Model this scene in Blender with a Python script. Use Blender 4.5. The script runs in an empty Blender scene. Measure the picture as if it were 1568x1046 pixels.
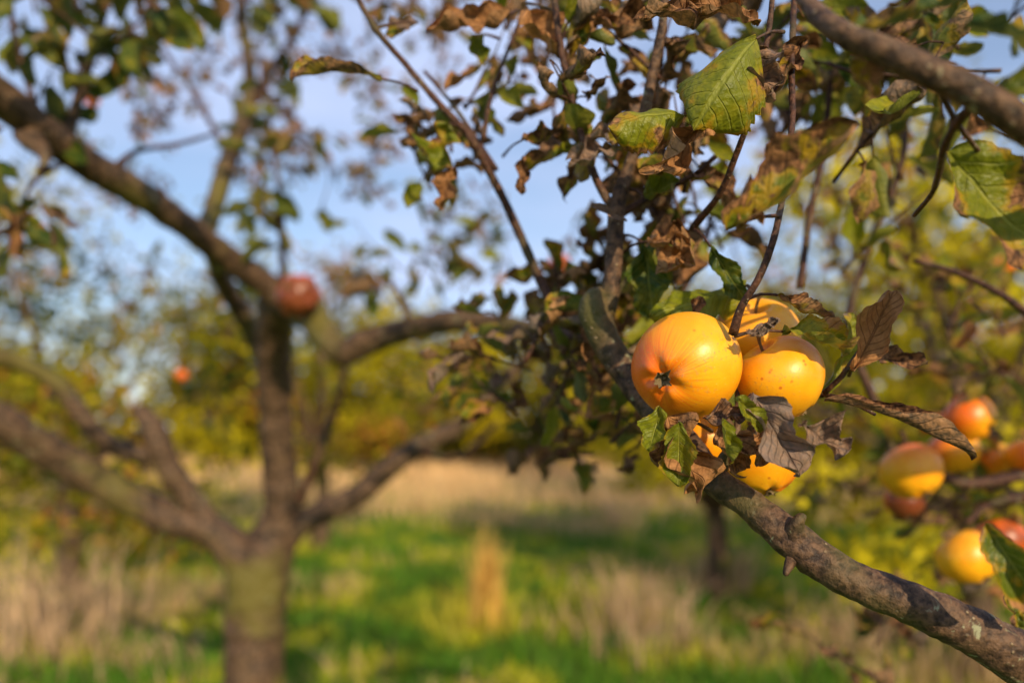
import bpy, math, random
import numpy as np
from mathutils import Vector, noise, Matrix
random.seed(7); rng=np.random.default_rng(11)
scene=bpy.context.scene
EYE=1.5
F=1045.0
def S(a,b,d):
    """world point from image pixel column a, row b (around 784/650) and assumed depth d (m)"""
    return np.array([(a-784)/F*d, d, EYE-(b-650)/F*d])

# ------------------------------------------------------------------ node helpers
class NT:
    def __init__(s,name):
        s.m=bpy.data.materials.new(name); s.m.use_nodes=True
        s.t=s.m.node_tree; s.t.nodes.clear()
        s.out=s.t.nodes.new('ShaderNodeOutputMaterial')
    def n(s,ty,**k):
        x=s.t.nodes.new(ty)
        for a,b in k.items(): setattr(x,a,b)
        return x
    def set(s,sock,v):
        if hasattr(v,'is_output'): s.t.links.new(v,sock)
        else: sock.default_value=v
    def math(s,op,a,b=0.0,c=None,clamp=False):
        x=s.n('ShaderNodeMath',operation=op); x.use_clamp=clamp
        s.set(x.inputs[0],a); s.set(x.inputs[1],b)
        if c is not None: s.set(x.inputs[2],c)
        return x.outputs[0]
    def noise(s,vec,scale,detail=3,rough=.55,dist=0.0):
        x=s.n('ShaderNodeTexNoise'); 
        if vec is not None: s.set(x.inputs['Vector'],vec)
        x.inputs['Scale'].default_value=scale; x.inputs['Detail'].default_value=detail
        x.inputs['Roughness'].default_value=rough; x.inputs['Distortion'].default_value=dist
        return x.outputs['Fac']
    def sstep(s,v,a,b,lo=0.0,hi=1.0):
        x=s.n('ShaderNodeMapRange',interpolation_type='SMOOTHSTEP')
        s.set(x.inputs[0],v); s.set(x.inputs[1],a); s.set(x.inputs[2],b); s.set(x.inputs[3],lo); s.set(x.inputs[4],hi)
        return x.outputs[0]
    def mix(s,f,a,b,blend='MIX'):
        x=s.n('ShaderNodeMix',data_type='RGBA',blend_type=blend)
        s.set(x.inputs[0],f)
        s.set(x.inputs[6],a if hasattr(a,'is_output') else (*a,1)); s.set(x.inputs[7],b if hasattr(b,'is_output') else (*b,1))
        return x.outputs[2]
    def attr(s,name):
        return s.n('ShaderNodeAttribute',attribute_name=name)
    def sep(s,v):
        x=s.n('ShaderNodeSeparateXYZ'); s.set(x.inputs[0],v); return x.outputs
    def pos(s): return s.n('ShaderNodeNewGeometry').outputs['Position']
    def obj(s): return s.n('ShaderNodeTexCoord').outputs['Object']
    def bump(s,h,strength,dist):
        x=s.n('ShaderNodeBump'); s.set(x.inputs['Height'],h); x.inputs['Strength'].default_value=strength; x.inputs['Distance'].default_value=dist
        return x.outputs[0]
    def bsdf(s,col,rough,normal=None,spec=.5):
        x=s.n('ShaderNodeBsdfPrincipled'); s.set(x.inputs['Base Color'],col); s.set(x.inputs['Roughness'],rough)
        x.inputs['Specular IOR Level'].default_value=spec
        if normal is not None: s.set(x.inputs['Normal'],normal)
        return x
    def finish(s,sh): s.t.links.new(sh,s.out.inputs[0]); return s.m

def leaf_material(name,detail=True,trans=.35):
    k=NT(name); lf=k.sep(k.attr('lf').outputs['Vector']); st=k.sep(k.attr('st').outputs['Vector'])
    brown,hue,rnd=lf[0],lf[1],lf[2]; s_,t_=st[0],st[1]
    P=k.pos()
    if not detail:
        g=k.mix(hue,(.024,.052,.006),(.64,.52,.012))  # yellow end is pushed bright: sunlit glow put into the leaf colour
        col=k.mix(k.sstep(brown,.45,.75),g,k.mix(rnd,(.10,.035,.012),(.60,.24,.035)))
        p=k.bsdf(col,.6,None,.15); tr=k.n('ShaderNodeBsdfTranslucent'); k.set(tr.inputs[0],col)
        mx=k.n('ShaderNodeMixShader'); mx.inputs[0].default_value=trans
        k.t.links.new(p.outputs[0],mx.inputs[1]); k.t.links.new(tr.outputs[0],mx.inputs[2]); return k.finish(mx.outputs[0])
    n1=k.noise(P,55,3,.6); n2=k.noise(P,260,2,.6); n3=k.noise(P,120,2,.6)
    g=k.mix(hue,(.020,.060,.008),(.25,.26,.010))
    g=k.mix(k.sstep(n1,.42,.7,0,.6),g,(.38,.31,.015))
    at=k.math('ABSOLUTE',t_)
    ph=k.math('SUBTRACT',k.math('MULTIPLY',s_,8.5),k.math('MULTIPLY',at,2.3))
    ph=k.math('ADD',ph,k.math('MULTIPLY',n1,.8))
    pp=k.math('PINGPONG',ph,.5)
    side=k.sstep(pp,.02,.11,1,0)
    mid=k.sstep(at,.02,.07,1,0)
    vein=k.math('MAXIMUM',k.math('MULTIPLY',side,.7),mid)
    g=k.mix(k.sstep(n2,.4,.7,0,.35),g,(.03,.06,.01))
    g=k.mix(k.math('MULTIPLY',vein,.5),g,(.38,.38,.06))
    bc=k.mix(k.sstep(n2,.3,.7),(.040,.016,.008),(.36,.165,.065))
    bc=k.mix(k.sstep(n3,.50,.72,0,.7),bc,(.034,.018,.011))
    bc=k.mix(k.sstep(rnd,.5,1,0,.6),bc,(.54,.25,.085))
    bc=k.mix(k.sstep(rnd,.35,.0,0,.6),bc,(.26,.20,.165))
    bc=k.mix(k.math('MULTIPLY',vein,.45),bc,(.06,.028,.014))
    m=k.math('ADD',brown,k.math('MULTIPLY',k.math('SUBTRACT',n1,.5),1.7))
    m=k.math('ADD',m,k.math('MULTIPLY',k.math('MULTIPLY',at,at),.34))
    m=k.math('ADD',m,k.math('MULTIPLY',s_,.18))
    mask=k.sstep(m,.56,.70)
    rim=k.math('MULTIPLY',k.sstep(m,.40,.57),k.math('SUBTRACT',1,mask))
    col=k.mix(k.math('MULTIPLY',rim,.75),g,(.46,.26,.015))
    col=k.mix(mask,col,bc)
    bf=k.n('ShaderNodeNewGeometry').outputs['Backfacing']
    col=k.mix(k.math('MULTIPLY',bf,.18),col,(.26,.22,.12))
    h=k.math('ADD',k.math('MULTIPLY',vein,-.7),k.math('ADD',k.math('MULTIPLY',n2,.9),k.math('MULTIPLY',n3,.9)))
    nor=k.bump(h,.85,.0016)
    p=k.bsdf(col,k.math('ADD',.44,k.math('MULTIPLY',mask,.30)),nor,.28)
    tr=k.n('ShaderNodeBsdfTranslucent'); k.set(tr.inputs[0],col)
    mx=k.n('ShaderNodeMixShader'); k.set(mx.inputs[0],k.math('MULTIPLY',k.math('SUBTRACT',1,k.math('MULTIPLY',mask,.5)),trans))
    k.t.links.new(p.outputs[0],mx.inputs[1]); k.t.links.new(tr.outputs[0],mx.inputs[2])
    return k.finish(mx.outputs[0])

def bark_material(name,base,dark,moss,mossamt,scale=1.0):
    k=NT(name); P=k.pos()
    n1=k.noise(P,28*scale,4,.62); n2=k.noise(P,170*scale,3,.65); n3=k.noise(P,9*scale,3,.5)
    col=k.mix(k.sstep(n2,.32,.68),dark,base)
    col=k.mix(k.sstep(n1,.52,.72,0,.5),col,(.19,.12,.065))
    col=k.mix(k.sstep(n3,.62-mossamt*.35,.72-mossamt*.2,0,.85),col,moss)
    v=k.n('ShaderNodeTexVoronoi',feature='F1'); k.set(v.inputs['Vector'],P); v.inputs['Scale'].default_value=190*scale
    dots=k.sstep(v.outputs['Distance'],.10,.26,1,0)
    sel=k.sstep(k.noise(P,45*scale,2),.5,.6)
    dots=k.math('MULTIPLY',dots,sel)
    col=k.mix(k.math('MULTIPLY',dots,.7),col,(.38,.28,.17))
    lich=k.math('MULTIPLY',k.sstep(k.noise(P,75*scale,4,.7,.6),.60,.66),k.sstep(k.noise(P,14*scale,2),.5,.6))
    col=k.mix(k.math('MULTIPLY',lich,.7),col,(.34,.34,.20))
    h=k.math('ADD',k.math('MULTIPLY',n2,.7),k.math('ADD',n1,k.math('MULTIPLY',dots,.35)))
    p=k.bsdf(col,.60,k.bump(h,.95,.0032/scale),.22)
    return k.finish(p.outputs[0])

def apple_material():
    k=NT('apple_skin'); a=k.sep(k.attr('ap').outputs['Vector']); O=k.obj()
    q=k.sep(k.attr('ang').outputs['Vector'])
    cv=k.n('ShaderNodeCombineXYZ'); k.set(cv.inputs[0],k.math('MULTIPLY',q[0],9)); k.set(cv.inputs[1],k.math('MULTIPLY',q[1],9)); k.set(cv.inputs[2],k.math('MULTIPLY',q[2],.8))
    streak=k.noise(cv.outputs[0],2.4,4,.6)
    n=k.noise(O,38,3,.5); fine=k.noise(O,420,3,.6)
    col=k.mix(k.sstep(n,.35,.7),(.91,.335,.005),(.93,.44,.010))
    bl=k.math('ADD',a[0],k.math('MULTIPLY',k.math('SUBTRACT',streak,.5),.8))
    bl=k.math('ADD',bl,k.math('MULTIPLY',k.math('SUBTRACT',n,.5),.45))
    col=k.mix(k.sstep(bl,.08,.70,0,.9),col,(.80,.115,.006))
    col=k.mix(k.sstep(bl,.80,1.2,0,.97),col,(.17,.042,.016))
    v=k.n('ShaderNodeTexVoronoi',feature='F1'); k.set(v.inputs['Vector'],O); v.inputs['Scale'].default_value=150
    d=k.math('MULTIPLY',k.sstep(v.outputs['Distance'],.06,.22,1,0),k.sstep(k.noise(O,60,1),.48,.6))
    col=k.mix(k.math('MULTIPLY',d,.7),col,(.48,.07,.01))
    v2=k.n('ShaderNodeTexVoronoi',feature='F1'); k.set(v2.inputs['Vector'],O); v2.inputs['Scale'].default_value=330
    col=k.mix(k.sstep(v2.outputs['Distance'],.05,.15,.35,0),col,(.92,.62,.20))
    rus=k.math('MULTIPLY',k.sstep(fine,.56,.68),k.sstep(k.noise(O,26,2),.50,.64))
    col=k.mix(k.math('MULTIPLY',rus,.55),col,(.52,.25,.06))
    col=k.mix(k.sstep(k.math('ADD',a[1],k.math('MULTIPLY',fine,.25)),.55,1.05,0,.7),col,(.34,.20,.05))
    p=k.bsdf(col,k.math('ADD',.27,k.math('MULTIPLY',fine,.20)),k.bump(k.math('ADD',n,k.math('MULTIPLY',fine,.3)),.22,.0015),.45)
    p.inputs['Subsurface Weight'].default_value=.1; p.inputs['Subsurface Radius'].default_value=(.012,.006,.002); p.inputs['Subsurface Scale'].default_value=.8
    return k.finish(p.outputs[0])

def grass_material():
    k=NT('grass_blades'); a=k.attr('gc').outputs['Color']
    p=k.bsdf(a,.65,None,.15)
    tr=k.n('ShaderNodeBsdfTranslucent'); k.set(tr.inputs[0],a)
    mx=k.n('ShaderNodeMixShader'); mx.inputs[0].default_value=.3
    k.t.links.new(p.outputs[0],mx.inputs[1]); k.t.links.new(tr.outputs[0],mx.inputs[2])
    return k.finish(mx.outputs[0])
def ground_material():
    k=NT('meadow_ground'); P=k.pos(); xyz=k.sep(P)
    n1=k.noise(P,.55,4,.6); n2=k.noise(P,6,4,.65); n3=k.noise(P,.12,2)
    col=k.mix(n2,(.035,.075,.010),(.14,.20,.02))
    far=k.sstep(xyz[1],10,15,0,.95)
    dry=k.math('MAXIMUM',k.sstep(n1,.58,.70,0,.5),k.math('MULTIPLY',far,k.sstep(n3,.2,.4)))
    col=k.mix(dry,col,k.mix(n2,(.42,.26,.11),(.78,.50,.23)))
    p=k.bsdf(col,.9,k.bump(n2,.6,.05),.1)
    return k.finish(p.outputs[0])
def plain(name,col,rough=.8,c2=None,sc=300):
    k=NT(name); n=k.noise(k.obj(),sc,3)
    p=k.bsdf(k.mix(n,col,c2 or tuple(c*.5 for c in col)),rough,k.bump(n,.5,.001),.3)
    return k.finish(p.outputs[0])

LEAF=leaf_material('apple_leaf'); LEAF_FAR=leaf_material('tree_leaf',False,.35)
BARK=bark_material('apple_bark',(.150,.082,.045),(.028,.016,.011),(.10,.09,.025),.2)
BARK_OLD=bark_material('mossy_bark',(.150,.086,.048),(.026,.017,.011),(.13,.11,.020),.26,.45)
TWIG=bark_material('twig_bark',(.11,.046,.026),(.026,.013,.010),(.09,.07,.03),.2,1.5)
APPLE=apple_material(); SEPAL=plain('dried_sepal',(.26,.18,.08),.8,(.07,.04,.02),900)
GRASS=grass_material(); GROUND=ground_material()

# ------------------------------------------------------------------ object helpers
def link(ob,parent=None):
    scene.collection.objects.link(ob)
    if parent: ob.parent=parent
    return ob
def empty(name,loc=(0,0,0)):
    e=bpy.data.objects.new(name,None); e.empty_display_size=.1; link(e); return e
class Acc:
    def __init__(s): s.v=[]; s.f=[]; s.n=0
    def add(s,v,f):
        s.v.append(v); s.f+= [tuple(i+s.n for i in q) for q in f]; s.n+=len(v)
    def make(s,name,mat,parent=None):
        me=bpy.data.meshes.new(name); V=np.concatenate(s.v)
        me.from_pydata(V.tolist(),[],s.f); me.materials.append(mat); me.shade_smooth()
        return link(bpy.data.objects.new(name,me),parent)
def catmull(P,step):
    P=np.array(P,float); out=[]
    Q=np.vstack([2*P[0]-P[1],P,2*P[-1]-P[-2]])
    for i in range(1,len(Q)-2):
        a,b,c,d=Q[i-1],Q[i],Q[i+1],Q[i+2]
        n=max(2,int(np.linalg.norm((c-b)[:3])/step))
        for t in np.arange(n)/n:
            out.append(.5*((2*b)+(-a+c)*t+(2*a-5*b+4*c-d)*t*t+(-a+3*b-3*c+d)*t**3))
    out.append(Q[-2]); o=np.array(out); o[:,3]=np.maximum(o[:,3],2e-4); return o
def tube(acc,P,seg=10,step=.012,rough=0.0,freq=60,cap=True):
    C=catmull(P,step); n=len(C); pts=C[:,:3]; r=C[:,3]
    T=np.gradient(pts,axis=0); T/=np.linalg.norm(T,axis=1)[:,None]+1e-12
    u=np.cross(T[0],[0.3,0.2,1.0]); u/=np.linalg.norm(u)
    ang=np.arange(seg)*2*math.pi/seg; V=np.zeros((n,seg,3))
    for i in range(n):
        u=u-T[i]*np.dot(u,T[i]); u/=np.linalg.norm(u)+1e-12; w=np.cross(T[i],u)
        dirs=np.cos(ang)[:,None]*u+np.sin(ang)[:,None]*w
        rr=np.full(seg,r[i])
        if rough>0:
            for j in range(seg):
                q=pts[i]+dirs[j]*r[i]
                rr[j]*=1+rough*(noise.noise(Vector(q*freq))+.6*noise.noise(Vector(q*freq*3.1)))+rough*.9*max(0,noise.noise(Vector(pts[i]*freq*.9))-.15)
        V[i]=pts[i]+dirs*rr[:,None]
    V=V.reshape(-1,3); f=[]
    for i in range(n-1):
        for j in range(seg):
            k=(j+1)%seg; f.append((i*seg+j,i*seg+k,(i+1)*seg+k,(i+1)*seg+j))
    if cap:
        V=np.vstack([V,pts[0]-T[0]*r[0]*.4,pts[-1]+T[-1]*r[-1]*.6]); a=n*seg
        for j in range(seg):
            k=(j+1)%seg; f.append((a,k,j)); f.append((a+1,(n-1)*seg+j,(n-1)*seg+k))
    acc.add(V,f); return pts
def br(acc,L,**k):
    """branch through image pixel positions at assumed depths (a,b,dist,width)"""
    P=[np.append(S(a,b,d),w/F*d/2) for a,b,d,w in L]  # a, b and width in image pixels, scaled by the assumed depth
    return tube(acc,P,**k)

class Leaves:
    def __init__(s): s.d=[]
    def add(s,base,dirn,nrm,L,W,cup=.6,curl=.5,twist=0,crump=.1,brown=.3,hue=.4,rnd=None):
        s.d.append((*base,*dirn,*nrm,L,W,cup,curl,twist,crump,brown,hue,random.random() if rnd is None else rnd))
    def arr(s): return np.array(s.d,float)
def build_leaves(name,A,ns,nt,mat,parent=None):
    N=len(A); b=A[:,0:3]; d=A[:,3:6]; nr=A[:,6:9]; L,W,cup,curl,tw,cr,brn,hue,rnd=A[:,9:].T
    d=d/(np.linalg.norm(d,axis=1)[:,None]+1e-9); x=np.cross(d,nr); x/=np.linalg.norm(x,axis=1)[:,None]+1e-9; z=np.cross(x,d)
    s=np.linspace(0,1,ns); t=np.linspace(-1,1,nt)
    w=(np.maximum(s,0)**.52)*((1-s)**.6); w/=w.max(); w[0]=.03; w[-1]=.01
    if ns<=3: w=np.array([.15,1,.1])
    phi=curl[:,None]*s[None]**1.3; ds=1/(ns-1)
    cx=np.concatenate([np.zeros((N,1)),np.cumsum((np.cos(phi[:,1:])+np.cos(phi[:,:-1]))/2*ds,1)],1)*L[:,None]
    cz=np.concatenate([np.zeros((N,1)),np.cumsum((np.sin(phi[:,1:])+np.sin(phi[:,:-1]))/2*ds,1)],1)*L[:,None]
    c=np.where(np.abs(cup)<.05,.05,cup)[:,None,None]
    hw=(W/2)[:,None,None]*w[None,:,None]
    if ns>8:
        r1=rng.uniform(0,6,(N,1,1)); dry=np.clip(brn,0,1)[:,None,None]
        ser=1+.05*np.sin(s[None,:,None]*60+r1)*(np.abs(t)[None,None]>.9)+(.02+.16*dry)*np.sin(s[None,:,None]*9+r1*2+np.sign(t)[None,None])
        hw=hw*ser
    a=c*t[None,None]*(.6+.8*s[None,:,None])
    lx=hw*np.sin(a)/c; lz=hw*(1-np.cos(a))/c*1.0+hw*.25*np.abs(t)[None,None]*np.sign(c)
    p=rng.uniform(0,6.28,(N,6,1,1)); ss=s[None,:,None]; tt=t[None,None]
    fr=(.5+np.abs(tt))
    crz=cr[:,None,None]*W[:,None,None]*fr*(np.sin(ss*7+tt*2.2+p[:,0])*.5+np.sin(ss*13-tt*4+p[:,1])*.38+np.sin(ss*23+tt*7+p[:,2])*.22+np.sin(tt*6+p[:,3])*.15)
    crx=cr[:,None,None]*W[:,None,None]*.8*np.sin(ss*11+tt*3+p[:,4])*np.abs(tt)
    lx=lx+crx; lz=lz+crz
    tl=tw[:,None,None]*ss; lx,lz=lx*np.cos(tl)-lz*np.sin(tl),lx*np.sin(tl)+lz*np.cos(tl)
    px=cx[:,:,None]-lz*np.sin(phi)[:,:,None]; pz=cz[:,:,None]+lz*np.cos(phi)[:,:,None]
    V=b[:,None,None]+px[...,None]*d[:,None,None]+lx[...,None]*x[:,None,None]+pz[...,None]*z[:,None,None]
    V=V.reshape(-1,3)
    i,j=np.meshgrid(np.arange(ns-1),np.arange(nt-1),indexing='ij'); q=(i*nt+j).ravel()
    q=np.stack([q,q+1,q+nt+1,q+nt],1); Fc=(q[None]+(np.arange(N)*ns*nt)[:,None,None]).reshape(-1,4)
    me=bpy.data.meshes.new(name); me.vertices.add(len(V)); me.vertices.foreach_set('co',V.ravel())
    me.loops.add(Fc.size); me.loops.foreach_set('vertex_index',Fc.ravel().astype(np.int32))
    me.polygons.add(len(Fc)); me.polygons.foreach_set('loop_start',(np.arange(len(Fc))*4).astype(np.int32))
    me.update(calc_edges=True)
    st=np.zeros((N,ns,nt,3)); st[...,0]=s[None,:,None]; st[...,1]=t[None,None]
    at=me.attributes.new('st','FLOAT_VECTOR','POINT'); at.data.foreach_set('vector',st.ravel())
    lf=np.repeat(np.stack([brn,hue,rnd],1),ns*nt,axis=0)
    at=me.attributes.new('lf','FLOAT_VECTOR','POINT'); at.data.foreach_set('vector',lf.ravel())
    me.materials.append(mat); me.shade_smooth(); me.validate()
    return link(bpy.data.objects.new(name,me),parent)

def rv(): 
    v=np.array([random.gauss(0,1) for _ in range(3)]); return v/np.linalg.norm(v)
def unit(v): return v/(np.linalg.norm(v)+1e-9)

def leafy_twig(tw,lv,p0,dirn,L,r,n,size,brown,hue,curl=1.2,droop=.5,per=3,seg=6,step=.02):
    d=unit(np.array(dirn,float)); pts=[]; p=np.array(p0,float); k=5
    for i in range(k):
        pts.append(np.append(p,r*(1-.7*i/(k-1)))); d=unit(d+rv()*.22+np.array([0,0,.06])); p=p+d*L/(k-1)
    C=tube(tw,pts,seg=seg,step=step)
    for i in range(n):
        q=C[min(len(C)-1,int((i+.6+random.random()*.5)/n*len(C)))]
        for _ in range(random.randint(1,per)):
            add_leaf(tw,lv,q,d,size,brown,hue,curl,droop)
def add_leaf(tw,lv,q,d,size,brown,hue,curl=1.2,droop=.5,stem=True):
    o=unit(rv()+d*.5+np.array([0,0,-droop])); b=min(1.1,max(-.3,random.gauss(brown,.38)))
    sl=size*random.uniform(.2,.4); mid=q+o*sl*.5+np.array([0,0,sl*.12]); e=q+o*sl
    if stem: tube(tw,[np.append(q,.0011),np.append(mid,.0008),np.append(e,.0007)],seg=4,step=sl,cap=False)
    o2=unit(o+np.array([0,0,-droop*.6])+rv()*.2)
    L=size*random.uniform(.65,1.15); dry=max(0,min(1,b))
    lv.add(e,o2,unit(rv()+np.array([0,-.35,.8])),L,L*random.uniform(.46,.62),cup=random.uniform(.5,1.3)+dry*random.uniform(.2,1.7),
           curl=random.uniform(-.3,1)*curl+dry*random.choice([-1,1])*random.uniform(.2,1.5),twist=random.gauss(0,.5+dry*.7),
           crump=.06+.16*dry,brown=b,hue=min(1,max(0,random.gauss(hue,.25))))

# ================================================================== NEAR APPLE TREE (right)
near=empty('apple_tree'); NB=Acc(); TW=Acc(); HL=Leaves(); ML=Leaves()
RO=dict(seg=26,step=.0035,rough=.12,freq=75)
main=[(2600,1500,.75,120),(2000,1240,.55,105),(1700,1075,.42,96),(1568,1010,.375,84),(1480,962,.37,70),(1380,918,.375,62),(1290,880,.385,58),(1220,832,.395,58),(1150,775,.41,48),(1090,733,.425,46),(1060,690,.44,44),(1000,625,.47,44),(950,560,.485,44),(922,510,.49,46),(912,472,.49,50),(918,448,.49,34)]
br(NB,main,**RO)
br(NB,[(1215,835,.393,40),(1218,808,.388,26),(1224,795,.386,20),(1232,790,.384,9)],seg=16,step=.003,rough=.3,freq=150)
br(NB,[(1215,850,.393,20),(1205,872,.385,12),(1203,880,.384,8)],seg=12,step=.003,rough=.2,freq=150)
br(NB,[(1098,722,.425,30),(1112,700,.418,20),(1122,680,.415,14),(1130,640,.42,10),(1128,560,.425,9),(1122,520,.415,9)],seg=12,step=.004,rough=.2,freq=150)
tube(NB,[np.array([1.45,.9,-.05,.085]),np.array([1.42,.88,.4,.07]),np.array([1.36,.82,.75,.06]),np.array([1.30,.75,.98,.05])],seg=20,step=.02,rough=.06,freq=20)
tube(NB,[np.array([1.40,.86,.6,.05]),np.array([1.3,.75,1.2,.04]),np.array([1.0,.5,1.6,.03]),np.append(S(2100,330,.36),.013)],seg=16,step=.02,rough=.06,freq=20)
br(NB,[(2100,330,.36,74),(1800,262,.30,60),(1640,225,.275,52),(1568,190,.27,50),(1500,148,.27,44),(1420,108,.275,44),(1350,78,.28,38),(1290,52,.285,34),(1240,10,.30,26),(1200,-60,.32,20)],seg=18,step=.005,rough=.12,freq=60)
up=[(925,480,.49,34),(936,440,.49,28),(941,380,.49,26),(946,310,.49,25),(965,250,.49,18),(985,180,.48,17),(1000,110,.475,16),(1014,40,.47,14),(1024,-60,.465,12)]
br(NB,up,seg=16,step=.005,rough=.12,freq=120)
shoots=[
 [(945,330,.49,16),(915,280,.49,12),(892,215,.49,12),(872,140,.49,11),(855,50,.49,11),(846,-30,.49,10)],
 [(912,500,.52,20),(860,492,.55,16),(832,440,.57,15),(805,380,.57,14),(778,320,.57,13),(745,255,.56,13),(715,205,.55,12),(668,155,.55,10),(620,98,.55,9),(575,45,.54,9),(540,-15,.54,9)],
 [(740,215,.55,8),(748,165,.55,7),(765,110,.55,6),(785,60,.55,6),(800,20,.55,5)],
 [(1122,512,.385,15),(1135,470,.378,12),(1160,430,.372,11),(1180,380,.37,11),(1192,335,.372,10),(1205,260,.39,10),(1213,180,.41,10),(1212,100,.42,10),(1215,20,.43,10),(1218,-40,.43,9)],
 [(1060,350,.47,12),(1100,300,.44,10),(1130,230,.42,10),(1150,170,.41,9),(1175,60,.41,9),(1185,-30,.41,8)],
 [(948,330,.50,14),(1000,300,.5,10),(1060,270,.48,8),(1095,240,.47,7)],
 [(1262,602,.43,9),(1290,575,.42,8),(1310,545,.42,7),(1330,520,.42,5)],
 [(1120,640,.43,9),(1180,625,.44,8),(1250,605,.44,8),(1300,615,.42,6),(1340,635,.41,5)],
 [(1500,148,.27,20),(1450,215,.30,12),(1430,290,.34,8),(1400,330,.38,7)],
 [(1430,115,.275,14),(1460,180,.30,9),(1500,235,.33,7)],
 [(918,520,.50,22),(880,515,.6,20),(835,500,.8,22)],
 [(760,260,.56,8),(700,170,.58,6),(650,110,.6,5)],
 [(1225,440,.6,12),(1240,330,.62,11),(1262,220,.62,10),(1275,60,.62,9),(1270,-20,.62,8)],
 [(1000,500,.7,12),(1060,420,.72,11),(1090,330,.72,9),(1110,200,.72,8),(1090,60,.7,7),(1085,-40,.7,7)],
 [(1340,620,.7,14),(1300,500,.72,13),(1330,380,.75,11),(1380,250,.75,10),(1390,100,.75,9)],
 [(1590,720,.8,22),(1480,740,.78,16),(1400,700,.78,10),(1380,660,.78,7)],
 [(1590,760,.8,18),(1520,770,.77,12),(1480,800,.75,8)],
 [(1640,560,.6,14),(1560,470,.6,11),(1470,420,.62,9),(1400,400,.63,7)],
]
for sh in shoots: br(TW,sh,seg=10,step=.005,rough=.14,freq=160)

def H(b,t,w,d0,d1=None,brown=.3,hue=.5,cup=.6,curl=.4,twist=0,crump=.1,nrm=(0,-1,.3),rnd=None,anchor=None):
    p=S(*b,d0); e=S(*t,d1 or d0); v=e-p; L=np.linalg.norm(v); u=unit(v)
    n=np.array(nrm,float); z=unit(n-u*np.dot(n,u))
    ss=np.linspace(0,1,40); ph=curl*ss**1.3; X=np.trapz(np.cos(ph),ss); Z=np.trapz(np.sin(ph),ss); al=math.atan2(Z,X); ch=math.hypot(X,Z)
    d=u*math.cos(al)-z*math.sin(al); zz=z*math.cos(al)+u*math.sin(al)
    HL.add(p,d,zz,L/ch,w/F*d0*1.05,cup,curl,twist,crump*1.35,brown,hue,rnd)
    if anchor is not None:
        a=S(*anchor); m=(a+p)/2+np.array([0,0,.002])
        tube(TW,[np.append(a,.0013),np.append(m,.0009),np.append(p,.0008)],seg=6,step=.004)
# --- top-centre hero leaves
H((1158,60),(1062,200),172,.392,.392,brown=.10,hue=.8,cup=-1.25,curl=-1.1,crump=.022,nrm=(-.15,-1,.15),anchor=(1200,50,.42))
H((1150,70),(1172,150),64,.40,.40,brown=.9,hue=.5,cup=1.2,curl=.6,crump=.16)
H((1050,178),(932,196),96,.41,.405,brown=.2,hue=.9,cup=-1.2,curl=-.9,crump=.04,nrm=(0,-1,.4),anchor=(1070,165,.42))
H((1085,175),(1000,265),62,.405,.40,brown=1,cup=1.6,curl=.9,twist=.6,crump=.2,rnd=.85)
H((1130,5),(985,25),66,.42,.40,brown=1,cup=1.6,curl=.6,crump=.18,rnd=.6,anchor=(1150,-5,.42))
H((1160,40),(1050,10),44,.41,brown=.9,cup=1.6,curl=-.6,crump=.18,rnd=.7)
H((1190,110),(1150,175),45,.41,brown=.9,cup=1.4,curl=1,crump=.18)
H((1230,60),(1180,140),50,.42,brown=.7,cup=1.6,curl=.6,crump=.15)
H((585,122),(445,122),40,.52,.50,brown=.45,hue=.5,cup=1.3,curl=-.5,crump=.08,nrm=(0,-.6,1),anchor=(640,140,.55))
H((780,22),(652,44),50,.52,brown=.9,cup=1.6,curl=.5,crump=.17,rnd=.8,anchor=(800,20,.55))
H((800,5),(858,92),56,.50,brown=.95,cup=1.3,curl=.5,twist=.4,crump=.14,rnd=.9,anchor=(850,20,.50))
H((722,55),(742,98),30,.54,brown=.1,hue=.6,cup=.8,curl=.5,anchor=(765,60,.55))
H((688,190),(660,262),64,.53,brown=.25,hue=.7,cup=1.2,curl=.8,crump=.14,anchor=(715,205,.55))
H((690,255),(676,322),36,.53,brown=1,cup=1.3,curl=.3,crump=.16,rnd=.8)
H((870,30),(1000,40),52,.49,brown=.9,cup=1.7,curl=.6,crump=.17,rnd=.5)
H((640,35),(590,55),30,.55,brown=.5,cup=1,curl=.4,anchor=(575,45,.54))
H((800,215),(862,200),36,.5,brown=.6,hue=.5,cup=1.6,curl=.8,crump=.15,anchor=(770,240,.56))
H((800,240),(800,298),24,.5,brown=1,cup=1.4,curl=.3,crump=.16,rnd=.5)
H((935,225),(870,250),46,.47,brown=.9,cup=1.5,curl=1,crump=.18,anchor=(900,240,.50))
H((960,215),(905,205),40,.47,brown=.6,cup=1.5,curl=.6,crump=.18)
H((985,300),(1040,275),44,.47,brown=.2,hue=.6,cup=1.4,curl=.8,crump=.12,anchor=(960,290,.5))
H((990,370),(1055,362),64,.46,brown=.6,hue=.5,cup=1.6,curl=1.0,crump=.18,rnd=.7,anchor=(950,390,.50))
H((1065,372),(1010,415),60,.455,brown=.6,hue=.5,cup=1.5,curl=.9,crump=.18)
H((960,340),(905,312),12,.46,brown=1,cup=.5,curl=.3)
H((1088,378),(1142,462),36,.44,brown=-.2,hue=.15,cup=.9,curl=.4,nrm=(-.6,-1,.3),anchor=(1060,350,.47))
H((985,372),(1000,485),56,.48,brown=-.2,hue=.08,cup=.7,curl=.3,nrm=(-.5,-1,.2),anchor=(950,360,.50))
H((1140,440),(998,488),92,.46,.45,brown=.0,hue=.9,cup=-.7,curl=-.5,nrm=(0,-.9,.6),anchor=(1150,445,.40))
H((1060,480),(1076,455),22,.43,brown=1,cup=1,curl=.3)
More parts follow.
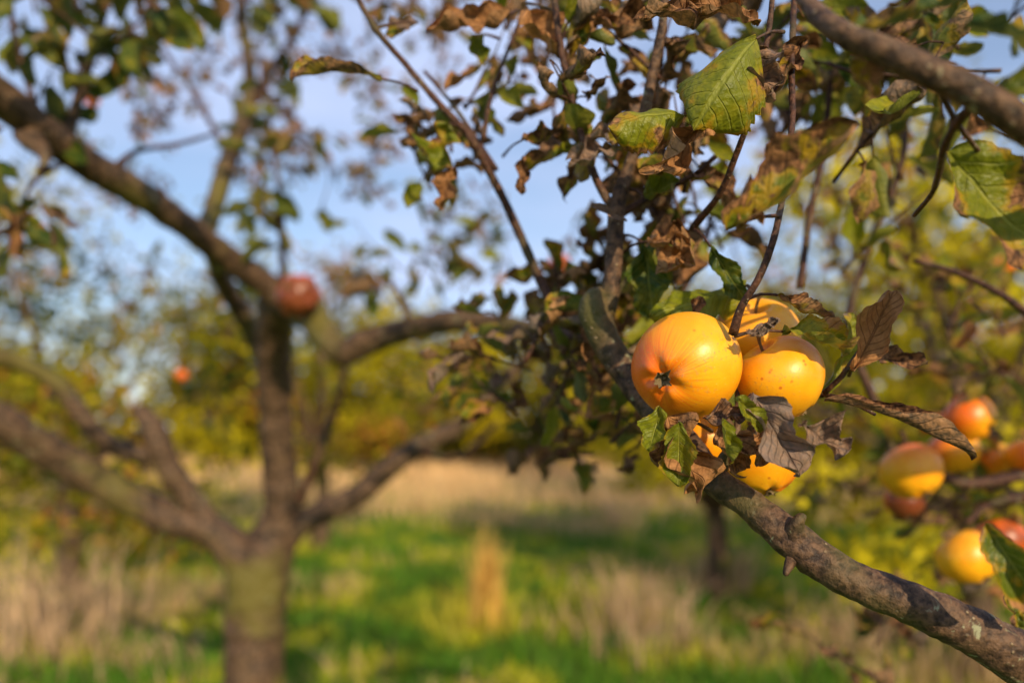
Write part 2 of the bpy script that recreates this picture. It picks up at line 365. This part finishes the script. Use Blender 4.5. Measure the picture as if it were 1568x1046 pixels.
# --- around the apples
H((1190,452),(1278,490),36,.40,brown=.45,hue=.6,cup=1.7,curl=.5,crump=.12,nrm=(.1,-.5,1),anchor=(1140,460,.40))
H((1198,508),(1300,542),60,.395,brown=.08,hue=.75,cup=1.1,curl=-.5,crump=.1,nrm=(0,-.7,1),anchor=(1125,515,.39))
H((1252,610),(1302,480),46,.44,brown=.05,hue=.95,cup=.8,curl=-.6,nrm=(.8,-1,0))
H((1308,568),(1368,446),66,.40,.395,brown=1.0,cup=1.5,curl=-.3,twist=0,crump=.08,rnd=1.0,nrm=(-.3,-1,.2),anchor=(1300,575,.43))
H((1262,612),(1492,702),46,.395,.37,brown=.85,hue=.6,cup=2.1,curl=-.45,twist=.2,crump=.07,nrm=(-.1,-.5,1),rnd=.4)
H((1225,650),(1300,690),56,.44,brown=1,cup=1.0,curl=.5,crump=.16,rnd=.1)
H((1330,545),(1420,556),34,.44,brown=.8,cup=1.2,curl=.5,crump=.12,rnd=.3)
H((1150,604),(1222,728),66,.375,.37,brown=1.1,cup=1.0,curl=-.5,crump=.15,rnd=.0,nrm=(-.2,-1,.3),anchor=(1125,640,.42))
H((1128,608),(1168,660),38,.370,brown=-.2,hue=.7,cup=1.1,curl=.3,nrm=(0,-1,.4))
H((1125,665),(1182,702),60,.385,brown=1.0,cup=1.1,curl=.7,crump=.17,rnd=.8)
H((1108,642),(1120,710),38,.370,brown=.0,hue=.9,cup=1.9,curl=.7,twist=.8,crump=.08)
H((1100,650),(1130,724),50,.39,brown=.9,cup=1.3,curl=-.8,crump=.16,rnd=.7)
H((1040,645),(1038,745),58,.380,brown=.08,hue=.6,cup=1.0,curl=.7,crump=.06,nrm=(-.3,-1,.1),anchor=(1090,660,.42))
H((1022,640),(1066,756),66,.395,brown=1.0,cup=1.2,curl=-.7,crump=.18,rnd=.85)
H((1010,622),(994,690),48,.388,brown=.1,hue=.8,cup=1.1,curl=.7,crump=.08,nrm=(-.4,-1,.1))
H((1022,650),(1010,715),40,.40,brown=1,cup=1.2,curl=.4,crump=.15,rnd=.7)
H((1080,640),(1150,628),42,.385,brown=1,cup=1.4,curl=.6,crump=.15,rnd=.2)
H((1150,655),(1200,650),46,.39,brown=1,cup=1.4,curl=.6,crump=.18,rnd=.1)
for q in [((1140,512),(1195,490)),((1150,515),(1185,500)),((1145,505),(1165,515)),((1170,498),(1192,488))]:
    H(q[0],q[1],13,.372,brown=1.1,cup=1.5,curl=.8,crump=.2,rnd=0)
# --- blurred foreground leaves
H((1112,352),(1316,188),104,.325,.30,brown=.40,hue=.5,cup=1.5,curl=.5,twist=.5,crump=.08,nrm=(-.4,-1,.2),rnd=.6,anchor=(1195,330,.372))
H((1170,330),(1110,330),70,.33,brown=1,cup=1.3,curl=.6,crump=.15,rnd=.8)
H((1450,232),(1610,402),136,.335,.32,brown=.24,hue=.75,cup=.5,curl=.25,crump=.06,nrm=(-.2,-1,.3),anchor=(1460,180,.30))
H((1300,90),(1345,150),44,.29,brown=.35,hue=.4,cup=1.0,curl=.5)
H((1480,35),(1620,80),90,.27,brown=-.1,hue=.1,cup=.6,curl=.3,nrm=(0,-.5,1))
H((1400,15),(1500,-10),60,.28,brown=.1,hue=.1,cup=.6,curl=.3,nrm=(0,-.5,1))
H((1540,120),(1620,150),100,.27,brown=0,hue=.15,cup=.6,curl=.3)
H((1300,45),(1420,20),54,.29,brown=.2,hue=.2,cup=1,curl=.4,nrm=(0,-.5,1))
H((1508,800),(1600,935),70,.33,.32,brown=.35,hue=.4,cup=1.3,curl=-.4,crump=.05,nrm=(-1,-1,.3),rnd=.9)
H((1560,960),(1545,900),40,.35,brown=.4,hue=.3,cup=1,curl=.3)
# --- leafy twigs filling the near crown (image-pixel boxes with assumed depth ranges, behind the focal plane)
def fill(n,a0,a1,b0,b1,d0,d1,brown,hue,size=.05,L=.12,nl=4,curl=1.2,tw=TW,lv=ML,r=.0018,per=3):
    for _ in range(n):
        d=random.uniform(d0,d1); p=S(random.uniform(a0,a1),random.uniform(b0,b1),d)
        leafy_twig(tw,lv,p,rv()*.8+np.array([-.1,0,.8]),L*random.uniform(.6,1.3),r,nl,size,brown,hue,curl,per=per)
fill(9,880,1060,190,330,.50,.62,.48,.65,.038,.07)
fill(7,1000,1240,20,200,.52,.7,.45,.7,.040,.09)
fill(6,660,780,150,300,.56,.66,.45,.55,.034,.06,3)
fill(6,780,900,40,200,.58,.75,.5,.5,.036,.08,3)
fill(14,790,970,430,660,.52,.75,.45,.45,.042,.07)
fill(5,960,1110,330,470,.55,.7,.4,.5,.046,.09)
fill(11,820,1010,560,700,.55,.85,.45,.45,.046,.08)
fill(8,1180,1568,120,330,.5,.8,.25,.7,.05,.12)
fill(6,1200,1568,330,520,.65,1.1,.3,.9,.05,.12)
fill(8,1250,1568,560,760,.7,1.1,.4,.7,.05,.12)
fill(8,1300,1568,0,120,.5,.9,.2,.35,.05,.12)
fill(5,1380,1568,740,900,.75,1.0,.4,.5,.045,.1)
fill(5,1240,1500,930,1046,.7,1.1,.7,.3,.045,.1)
fill(9,1000,1568,220,540,1.1,1.9,.25,.95,.055,.25,6)
fill(10,950,1300,650,790,1.0,1.6,.4,.6,.05,.2,4)
fill(8,640,860,0,130,.9,1.5,.6,.4,.045,.16,4)
fill(7,1600,2300,-200,700,.6,1.6,.5,.5,.055,.25,5)
NB.make('limbs',BARK,near); TW.make('twigs',TWIG,near)
build_leaves('curled_leaves',HL.arr(),34,15,LEAF,near); build_leaves('leaves',ML.arr(),12,7,LEAF,near)

# ================================================================== LEFT APPLE TREE
left=empty('apple_tree'); LB=Acc(); LT=Acc(); LL=Leaves()
RL=dict(seg=18,step=.014,rough=.14,freq=26)
for L in [
 [(380,1540,1.8,150),(386,1400,1.8,105),(388,1200,1.8,92),(390,1046,1.8,86),(392,940,1.8,86),(396,880,1.8,92),(415,830,1.8,70),(432,780,1.79,54),(426,700,1.76,50),(421,600,1.7,50),(420,520,1.62,52),(425,462,1.52,54),(432,440,1.47,40)],
 [(420,900,1.8,70),(372,855,1.79,66),(330,815,1.77,50),(265,795,1.74,50),(180,752,1.68,54),(90,700,1.6,54),(0,645,1.5,56),(-120,590,1.4,56),(-300,500,1.3,40)],
 [(330,812,1.77,34),(290,760,1.75,36),(258,715,1.72,38),(235,660,1.7,38),(215,625,1.7,22)],
 [(255,700,1.72,24),(190,690,1.7,28),(140,655,1.66,28),(90,590,1.62,28),(30,555,1.58,30),(-60,535,1.5,30)],
 [(415,860,1.8,40),(455,805,1.8,40),(495,783,1.8,36),(548,757,1.8,34),(592,718,1.8,33),(645,682,1.79,32),(700,655,1.78,28),(745,615,1.76,24),(785,570,1.75,20),(830,530,1.7,16)],
 [(440,465,1.5,44),(400,432,1.45,42),(350,395,1.38,40),(300,358,1.3,40),(230,308,1.2,44),(150,260,1.1,48),(70,205,1.0,54),(0,150,.93,60),(-80,90,.87,60),(-250,-20,.8,60)],
 [(430,455,1.5,52),(470,475,1.45,54),(500,515,1.4,44),(525,540,1.38,42),(570,520,1.36,40),(640,502,1.3,36),(700,492,1.25,34),(760,495,1.2,30),(830,505,1.1,24)],
 [(312,365,1.32,30),(330,310,1.4,28),(352,240,1.45,26),(378,170,1.5,24),(382,110,1.5,18),(370,20,1.5,16),(365,-60,1.5,14)],
 [(100,222,1.03,20),(118,160,1.03,16),(135,100,1.03,15),(155,30,1.03,14),(165,-50,1.03,12)],
 [(320,370,1.4,24),(340,430,1.55,28),(370,480,1.65,30),(400,540,1.72,30)],
 [(40,205,.97,40),(70,240,.95,18),(60,262,.93,8)],
]: br(LB,L,**RL)
for L in [
 [(434,445,1.46,12),(432,370,1.45,11),(428,290,1.45,9),(412,190,1.44,8),(400,90,1.44,7)],
 [(175,258,1.12,11),(210,232,1.12,8),(270,222,1.15,7),(330,205,1.2,5)],
 [(70,200,1.0,12),(40,120,1.0,9),(20,40,1.0,8),(15,-30,1.0,8)],
 [(460,770,1.8,14),(490,690,1.78,14),(515,620,1.75,12),(530,560,1.72,9)],
 [(120,240,1.07,8),(60,270,1.0,7),(40,300,1.0,5)],
 [(640,690,1.79,14),(700,700,1.7,10),(760,650,1.7,8)],
 [(380,170,1.5,12),(420,100,1.5,9),(470,20,1.5,8)],
 [(352,240,1.45,10),(300,150,1.5,8),(240,60,1.55,7),(200,-20,1.6,6)],
 [(630,500,1.3,10),(610,450,1.3,8),(580,420,1.3,6)],
]: br(LT,L,seg=8,step=.012,rough=.1,freq=60)
def lfill(n,a0,a1,b0,b1,d0,d1,brown,hue,size=.05,L=.16,nl=4,per=3,curl=.6,r=.002): fill(n,a0,a1,b0,b1,d0,d1,brown,hue,size,L,nl,curl,LT,LL,r,per)
lfill(9,-10,230,-10,70,.85,1.1,-.1,.12,.070,.12,4,3)
lfill(5,20,210,80,240,.92,1.1,-.1,.12,.065,.1,3,2)
lfill(4,-20,90,300,390,.8,1.0,.3,.15,.055,.08,3,2)
lfill(5,360,500,330,420,1.35,1.5,-.1,.2,.075,.1,3,2)
lfill(5,390,450,150,330,1.4,1.5,-.1,.2,.065,.12,3,2)
lfill(6,340,480,-10,60,1.3,1.5,-.1,.2,.065,.14,4,2)
lfill(7,560,700,410,480,1.25,1.4,.05,.3,.06,.1,3,2)
lfill(48,180,640,-20,330,1.8,2.7,.75,.3,.048,.22,5,4)
lfill(10,430,700,120,300,1.6,2.4,.6,.3,.046,.2,5,3)
lfill(10,640,850,330,450,1.6,2.4,.3,.3,.055,.16,4,3)
lfill(10,480,800,560,700,1.9,2.6,.2,.55,.055,.2,4,3)
lfill(16,-50,400,440,720,2.0,3.0,.25,.45,.06,.25,5,3)
LB.make('trunk_and_limbs',BARK_OLD,left); LT.make('twigs',TWIG,left); build_leaves('leaves',LL.arr(),8,5,LEAF,left)

# ================================================================== APPLES
def apple(a,b,w,d,calyx,blush=(-1,-.3,-.2),red=.3,res=1,shrivel=0):
    R=w/F*d/2; nu,nv=(72,64) if res else (40,30)
    ph=np.linspace(0,math.pi,nv); th=np.arange(nu)*2*math.pi/nu
    A,T=np.meshgrid(ph,th,indexing='ij')
    x=np.sin(A)*(1+.07*np.cos(A)); z=np.cos(A)*.92
    sx=np.sin(A)
    z=z-.34*np.exp(-(sx/.26)**2)*(A<1.57)+.15*np.exp(-(sx/.24)**2)*(A>1.57)
    lob=1+.022*np.cos(5*T)*(np.clip(-np.cos(A),-.2,1)+.2)+.016*np.cos(2*T+1)
    if shrivel: lob=lob*(1+shrivel*(np.sin(9*T+3*A)*.5+np.sin(4*T-5*A+1)*.6+np.sin(15*T+9*A)*.25)*np.sin(A))
    z=z+.035*np.cos(5*T)*np.exp(-((sx-.36)/.18)**2)*(A>1.57)
    X=x*np.cos(T)*lob; Y=x*np.sin(T)*lob
    V=np.stack([X,Y,z],-1).reshape(-1,3); russ=np.exp(-(sx/.15)**2).ravel()
    f=[]
    for i in range(nv-1):
        for j in range(nu):
            k=(j+1)%nu; f.append((i*nu+j,(i+1)*nu+j,(i+1)*nu+k,i*nu+k))
    acc=Acc(); acc.add(V*R,f); nb=acc.n; nf=len(acc.f)
    tube(acc,[np.array([0,0,.50,.05])*R,np.array([.02,.01,.75,.038])*R,np.array([.08,.03,.98,.036])*R,np.array([.16,.05,1.12,.06])*R],seg=8,step=.003)
    zb=-.78
    for i in range(9):
        a0=i*math.pi*2/9+.3; c,s_=math.cos(a0),math.sin(a0); tip=(.20 if i%2 else .13)+.05*math.sin(i*5)
        P=[]; 
        for s,wd,h in [(.01,.04,.01),(.07,.060,-.07),(.12,.045,-.13),(tip,.010,-.15-.04*math.cos(i*3))]:
            for q in (-1,0,1): P.append([c*s-s_*q*wd,s_*s+c*q*wd,zb+h-.03*abs(q)])
        P=np.array(P)*R; ff=[]
        for r in range(3):
            for q in range(2): ff.append((r*3+q,r*3+q+1,r*3+q+4,r*3+q+3))
        acc.add(P,ff)
    tube(acc,[np.array([0,0,zb+.05,.07])*R,np.array([0,0,zb-.03,.05])*R,np.array([0.01,0,zb-.08,.025])*R],seg=8,step=.002)
    V=np.concatenate(acc.v); me=bpy.data.meshes.new('apple'); me.from_pydata(V.tolist(),[],acc.f)
    me.materials.append(APPLE); me.materials.append(SEPAL); me.shade_smooth()
    mi=np.zeros(len(acc.f),np.int32); mi[nf:]=1; me.polygons.foreach_set('material_index',mi)
    ob=bpy.data.objects.new('apple',me)
    q=Vector([-c for c in calyx]).to_track_quat('Z','Y'); ob.rotation_mode='QUATERNION'; ob.rotation_quaternion=q; ob.location=S(a,b,d)
    M=np.array(q.to_matrix()); W=V@M.T; Wn=W/(np.linalg.norm(W,axis=1)[:,None]+1e-9); bd=unit(np.array(blush,float))
    ap=np.zeros((len(V),3)); ap[:,0]=red+.55*np.clip(Wn@bd,-1,1); ap[:nb,1]=russ
    me.attributes.new('ap','FLOAT_VECTOR','POINT').data.foreach_set('vector',ap.ravel())
    rr=np.hypot(V[:,0],V[:,1])+1e-9; an=np.stack([V[:,0]/rr,V[:,1]/rr,V[:,2]/R],1)
    me.attributes.new('ang','FLOAT_VECTOR','POINT').data.foreach_set('vector',an.ravel())
    return link(ob)
apple(1048,562,166,.412,(-.60,-.74,-.30),(-1,-.1,-.35),.14)
apple(1193,580,136,.425,(.55,.1,-.8),(.3,.2,1),.0)
apple(1157,518,128,.468,(.2,.5,-.8),(0,.2,-1),0)
apple(1166,706,112,.45,(.1,-.35,-.9),(1,.2,-.6),.05)
apple(1072,672,108,.475,(-.1,.3,-.9),(-1,.1,-.6),.25)
for q in [(1395,722,90,.76,(.3,-.5,-.8),(0,.2,1),.12),(1484,640,74,.80,(.5,-.7,-.4),(-.5,0,.3),.30),(1437,655,48,.95,(0,-.3,-1),(0,-1,0),.75),
          (1460,693,72,.82,(.2,-.2,-1),(-1,0,.4),.05),(1520,706,60,.86,(.2,-.4,-1),(-1,0,.2),.1),(1480,853,86,.72,(.5,-.4,-.7),(1,0,.4),.0),
          (1530,828,74,.76,(.2,-.4,-.9),(0,-1,0),.6),(1535,408,32,1.7,(0,-.4,-.9),(0,-1,0),.1),(1572,700,60,.8,(0,-.4,-.9),(0,-1,0),.2),(1385,768,56,.84,(0,-.4,-.9),(0,-1,0),1.0),
          (278,575,19,2.3,(0,-.3,-1),(0,-1,0),.45),(856,405,34,1.5,(0,-.3,-1),(0,-1,0),.65),(142,156,20,2.1,(0,-.3,-1),(0,-1,0),.4)]:
    apple(*q[:4],q[4],q[5],q[6],res=0)
apple(456,452,64,1.36,(-.2,-.8,.2),(.3,-1,-.5),1.05,res=0,shrivel=.12)

# ================================================================== ORCHARD TREES BEHIND
def orchard_tree(x,y,h,r,n,brown,hue,zc=None,clumps=45,size=.07,seed=0,squash=.85):
    e=empty('apple_tree'); B=Acc(); random.seed(seed); g=np.random.default_rng(seed)
    zt=h*.3
    tube(B,[np.array([x,y,-.05,.11]),np.array([x+.03,y,zt*.6,.085]),np.array([x,y+.03,zt,.08])],seg=12,step=.06,rough=.1,freq=8)
    zc=zc or h*.62; cs=[]
    while len(cs)<clumps:
        v=g.uniform(-1,1,3)
        if .25<np.linalg.norm(v)<1: cs.append(np.array([x,y,zc])+v*np.array([r,r,(h-zc)*1.0])*np.array([1,1,squash+.15]))
    for i,c in enumerate(cs):
        if i%3==0:
            m=(np.array([x,y,zt])+c)/2+rv()*.15
            tube(B,[np.array([x,y,zt-.05,.05]),np.append(m,.03),np.append(c,.01)],seg=7,step=.12)
    k=n//clumps; A=[]
    for c in cs:
        m=int(k*g.uniform(.4,1.6)); sg=r*g.uniform(.09,.18)
        p=c+g.normal(0,1,(m,3))*sg*np.array([1,1,.7]); d=g.normal(0,1,(m,3)); d[:,2]-=.4; nr=g.normal(0,1,(m,3)); nr[:,2]+=.6
        L=size*g.uniform(.7,1.3,m); hb=g.normal(0,.36); bb=g.normal(0,.24)
        A.append(np.column_stack([p,d,nr,L,L*.62,g.uniform(.3,1,m),g.uniform(-.5,1,m),g.normal(0,.3,m),np.full(m,.05),np.clip(g.normal(brown+bb,.2,m),-.3,1.1),np.clip(g.normal(hue+hb,.12,m),0,1),g.uniform(0,1,m)]))
    B.make('trunk_and_limbs',BARK_OLD,e); build_leaves('leaves',np.concatenate(A),3,3,LEAF_FAR,e)
orchard_tree(-3.9,6.0,3.8,1.7,6500,.30,.35,2.1,50,.09,1)
orchard_tree(-2.3,8.2,3.4,1.4,5000,.22,.5,2.15,40,.10,2)
orchard_tree(-3.0,20,5.0,2.9,5500,.2,.5,2.9,45,.19,3)
orchard_tree(.6,21,4.6,2.6,5500,.25,.55,2.7,45,.19,12)
orchard_tree(-7.5,9.0,4.8,2.2,5500,.32,.45,2.3,45,.12,4)
orchard_tree(2.7,4.0,3.3,1.5,6500,.10,1.0,1.9,50,.085,5)  # full yellow leaf colour paints this crown as sunlit
orchard_tree(1.75,5.9,2.7,1.1,4000,.2,.85,1.8,40,.085,6)
orchard_tree(4.6,7.0,4.4,2.1,6000,.10,1.0,2.2,50,.11,7)
orchard_tree(3.0,14.,4.6,2.2,4500,.15,.9,2.6,40,.14,8)
orchard_tree(8,10.,5,2.4,4000,.2,.9,2.7,40,.13,9)

A=[]; g=np.random.default_rng(5); DB=Acc()
for i in range(150):
    x=g.uniform(-45,45); y=g.uniform(24,36); h=g.uniform(2.5,6.4) if y>27 else g.uniform(1.6,3.6)
    if abs(x+1)<3: h*=.85
    if i%3==0: tube(DB,[np.array([x,y,-.1,.2]),np.array([x+.1,y,h*.4,.14]),np.array([x,y,h*.8,.05])],seg=6,step=.8)
    hu=g.uniform(.1,1.0); bw=g.uniform(-.1,.6)
    for _ in range(7):
        m=42; c=np.array([x,y,0])+np.array([g.uniform(-1.5,1.5),g.uniform(-1,1),g.uniform(.1,.9)*h])
        p=c+g.normal(0,1,(m,3))*np.array([.8,.6,.5]); p[:,2]=np.abs(p[:,2])
        L=g.uniform(.3,.55,m); nr=g.normal(0,1,(m,3)); nr[:,2]+=.5
        A.append(np.column_stack([p,g.normal(0,1,(m,3)),nr,L,L*.8,g.uniform(.3,1,m),g.uniform(-.5,1,m),g.normal(0,.3,m),np.full(m,.05),np.clip(g.normal(bw,.15,m),-.3,1),np.clip(g.normal(hu,.12,m),0,1),g.uniform(0,1,m)]))
dt=empty('distant_trees'); DB.make('trunks',BARK_OLD,dt); build_leaves('foliage',np.concatenate(A),3,3,LEAF_FAR,dt)

# ================================================================== GROUND + GRASS
me=bpy.data.meshes.new('ground'); gx=np.linspace(-300,300,61); gv=[(x,y,0) for y in gx for x in gx]
me.from_pydata(gv,[],[(j*61+i,j*61+i+1,(j+1)*61+i+1,(j+1)*61+i) for j in range(60) for i in range(60)]); me.materials.append(GROUND)
link(bpy.data.objects.new('ground',me))
def blades(name,p,h,w,lean,col):
    N=len(p); a=rng.uniform(0,6.28,N); s=np.stack([np.cos(a),np.sin(a),np.zeros(N)],1)*w[:,None]/2
    l=rng.normal(0,1,(N,3))*lean[:,None]; l[:,2]=0; up=np.zeros((N,3)); up[:,2]=1
    v0=p-s; v1=p+s; m0=p+up*h[:,None]*.6+l*.35*h[:,None]; v2=m0-s*.7; v3=m0+s*.7; v4=p+up*h[:,None]+l*h[:,None]
    V=np.stack([v0,v1,v3,v2,v4],1).reshape(-1,3); o=(np.arange(N)*5)[:,None]
    loops=np.concatenate([o+np.array([0,1,2,3]),o+np.array([3,2,4])],1).ravel().astype(np.int32)
    me=bpy.data.meshes.new(name); me.vertices.add(len(V)); me.vertices.foreach_set('co',V.ravel())
    me.loops.add(len(loops)); me.loops.foreach_set('vertex_index',loops)
    me.polygons.add(2*N); ls=(np.arange(N)*7)[:,None]+np.array([0,4]); me.polygons.foreach_set('loop_start',ls.ravel().astype(np.int32)); me.update(calc_edges=True)
    c=np.ones((N,5,4)); c[...,:3]=col[:,None]; me.attributes.new('gc','FLOAT_COLOR','POINT').data.foreach_set('color',c.ravel())
    me.materials.append(GRASS); me.validate(); return link(bpy.data.objects.new(name,me))
N=90000; y=2.2+16*rng.uniform(0,1,N)**1.4; x=rng.uniform(-1,1,N)*(y*.95+1.5)
def nz(x,y,f,o=0): 
    return np.array([noise.noise(Vector((a*f+o,b*f,o))) for a,b in zip(x,y)])
n1=nz(x,y,.55); n2=nz(x,y,1.7,9)
green=np.stack([.075+.05*rng.uniform(0,1,N),.17+.09*rng.uniform(0,1,N),.010+.01*rng.uniform(0,1,N)],1)
yel=np.array([.56,.52,.025]); tan=np.array([.62,.42,.20])
fy=np.clip(n2*2.2+.16+.35*np.clip((-x-2)/3,0,1)*(y>6),0,.9)[:,None]; ft=((n1+.5*n2+.25*np.clip((y-9.5)/4,0,3)+rng.normal(0,.2,N))>.46)[:,None]  # fy: yellow patches paint sunlit ground into the blade colour, stronger at left
col=green*(1-fy)+yel*fy; col=np.where(ft,tan*rng.uniform(.6,1.1,(N,1)),col)
h=rng.uniform(.05,.15,N)*(1+.8*np.clip(n1,-.4,1))*np.where(ft[:,0],1.6,1)
blades('grass',np.stack([x,y,np.zeros(N)],1),h,rng.uniform(.007,.016,N)*(1+y*.06),np.full(N,.45),col)
P=[];Hh=[];Cc=[];Ln=[]
def tuft(x,y,r,h,n,c=(.5,.36,.19),lean=.22):
    P.append(np.stack([rng.normal(x,r*.5,n),rng.normal(y,r*.5,n),np.zeros(n)],1)); Hh.append(h*rng.uniform(.3,1.1,n)); Cc.append(np.array(c)*rng.uniform(.55,1.15,(n,1))); Ln.append(np.full(n,lean))
tuft(-.19,5.0,.10,.76,230,(.88,.56,.14),.12)  # dry tuft, its sunlit glow painted into a brighter blade colour
tuft(-.26,5.1,.35,.35,220,(.62,.54,.05),.35)
tuft(.6,5.6,.5,.25,300,(.58,.56,.04),.4)
for a,b,dd in [(90,1000,.85),(40,960,.6),(140,950,.4),(985,985,.6),(960,940,.4),(1100,900,.6),(1340,1000,.6),(950,810,.5),(250,1010,.2)]:
    yy=1.5*F/(b-650); xx=(a-784)/F*yy; tuft(xx,yy,.45,dd,110,(.60,.40,.23),.45)
for _ in range(240):
    yy=random.uniform(10.5,26); xx=random.uniform(-1,1)*yy; tuft(xx,yy,1.0,random.uniform(.3,.7),80,(.92,.62,.30),.3)
P=np.concatenate(P); n=len(P)
blades('dry_grass',P,np.concatenate(Hh),rng.uniform(.008,.018,n)*(1+P[:,1]*.05),np.concatenate(Ln),np.concatenate(Cc))

# ================================================================== SKY, SUN, CAMERA
sun_dir=Vector((.34,-.86,.38)).normalized()
el=math.asin(sun_dir.z); az=math.atan2(sun_dir.x,sun_dir.y)
w=bpy.data.worlds.new('World'); scene.world=w; w.use_nodes=True; t=w.node_tree; t.nodes.clear()
o=t.nodes.new('ShaderNodeOutputWorld'); bg=t.nodes.new('ShaderNodeBackground'); sk=t.nodes.new('ShaderNodeTexSky'); sk.sky_type='NISHITA'; sk.sun_disc=False
sk.sun_elevation=el; sk.sun_rotation=az; sk.air_density=1.2; sk.dust_density=.5; sk.ozone_density=3.5
tc=t.nodes.new('ShaderNodeTexCoord'); mp=t.nodes.new('ShaderNodeMapping'); mp.inputs['Scale'].default_value=(1,1,3.2)
nn=t.nodes.new('ShaderNodeTexNoise'); nn.inputs['Scale'].default_value=2.0; nn.inputs['Detail'].default_value=4; nn.inputs['Roughness'].default_value=.5
mr=t.nodes.new('ShaderNodeMapRange'); mr.interpolation_type='SMOOTHSTEP'; mr.inputs[1].default_value=.32; mr.inputs[2].default_value=.70; mr.inputs[3].default_value=.25; mr.inputs[4].default_value=.85
mx=t.nodes.new('ShaderNodeMix'); mx.data_type='RGBA'; mx.inputs[7].default_value=(4.7,5.4,7.6,1)
t.links.new(tc.outputs['Generated'],mp.inputs[0]); t.links.new(mp.outputs[0],nn.inputs[0]); t.links.new(nn.outputs[0],mr.inputs[0]); t.links.new(mr.outputs[0],mx.inputs[0])
t.links.new(sk.outputs[0],mx.inputs[6]); t.links.new(mx.outputs[2],bg.inputs[0]); bg.inputs[1].default_value=.15; t.links.new(bg.outputs[0],o.inputs[0])
sl=bpy.data.lights.new('sun','SUN'); sl.energy=5.0; sl.angle=math.radians(.5); sl.color=(1,.82,.54)
so=link(bpy.data.objects.new('sun',sl)); so.rotation_mode='QUATERNION'; so.rotation_quaternion=sun_dir.to_track_quat('Z','Y')
cd=bpy.data.cameras.new('camera'); cam=link(bpy.data.objects.new('camera',cd)); cam.location=(0,0,EYE); cam.rotation_euler=(math.radians(90),0,0)
cd.lens=24; cd.sensor_width=36; cd.shift_y=(650-523)/1568; cd.clip_start=.01; cd.clip_end=2000
cd.dof.use_dof=True; cd.dof.focus_distance=.392; cd.dof.aperture_fstop=2.5; cd.dof.aperture_blades=9
scene.camera=cam
scene.view_settings.view_transform='Standard'; scene.view_settings.look='None'; scene.view_settings.exposure=0
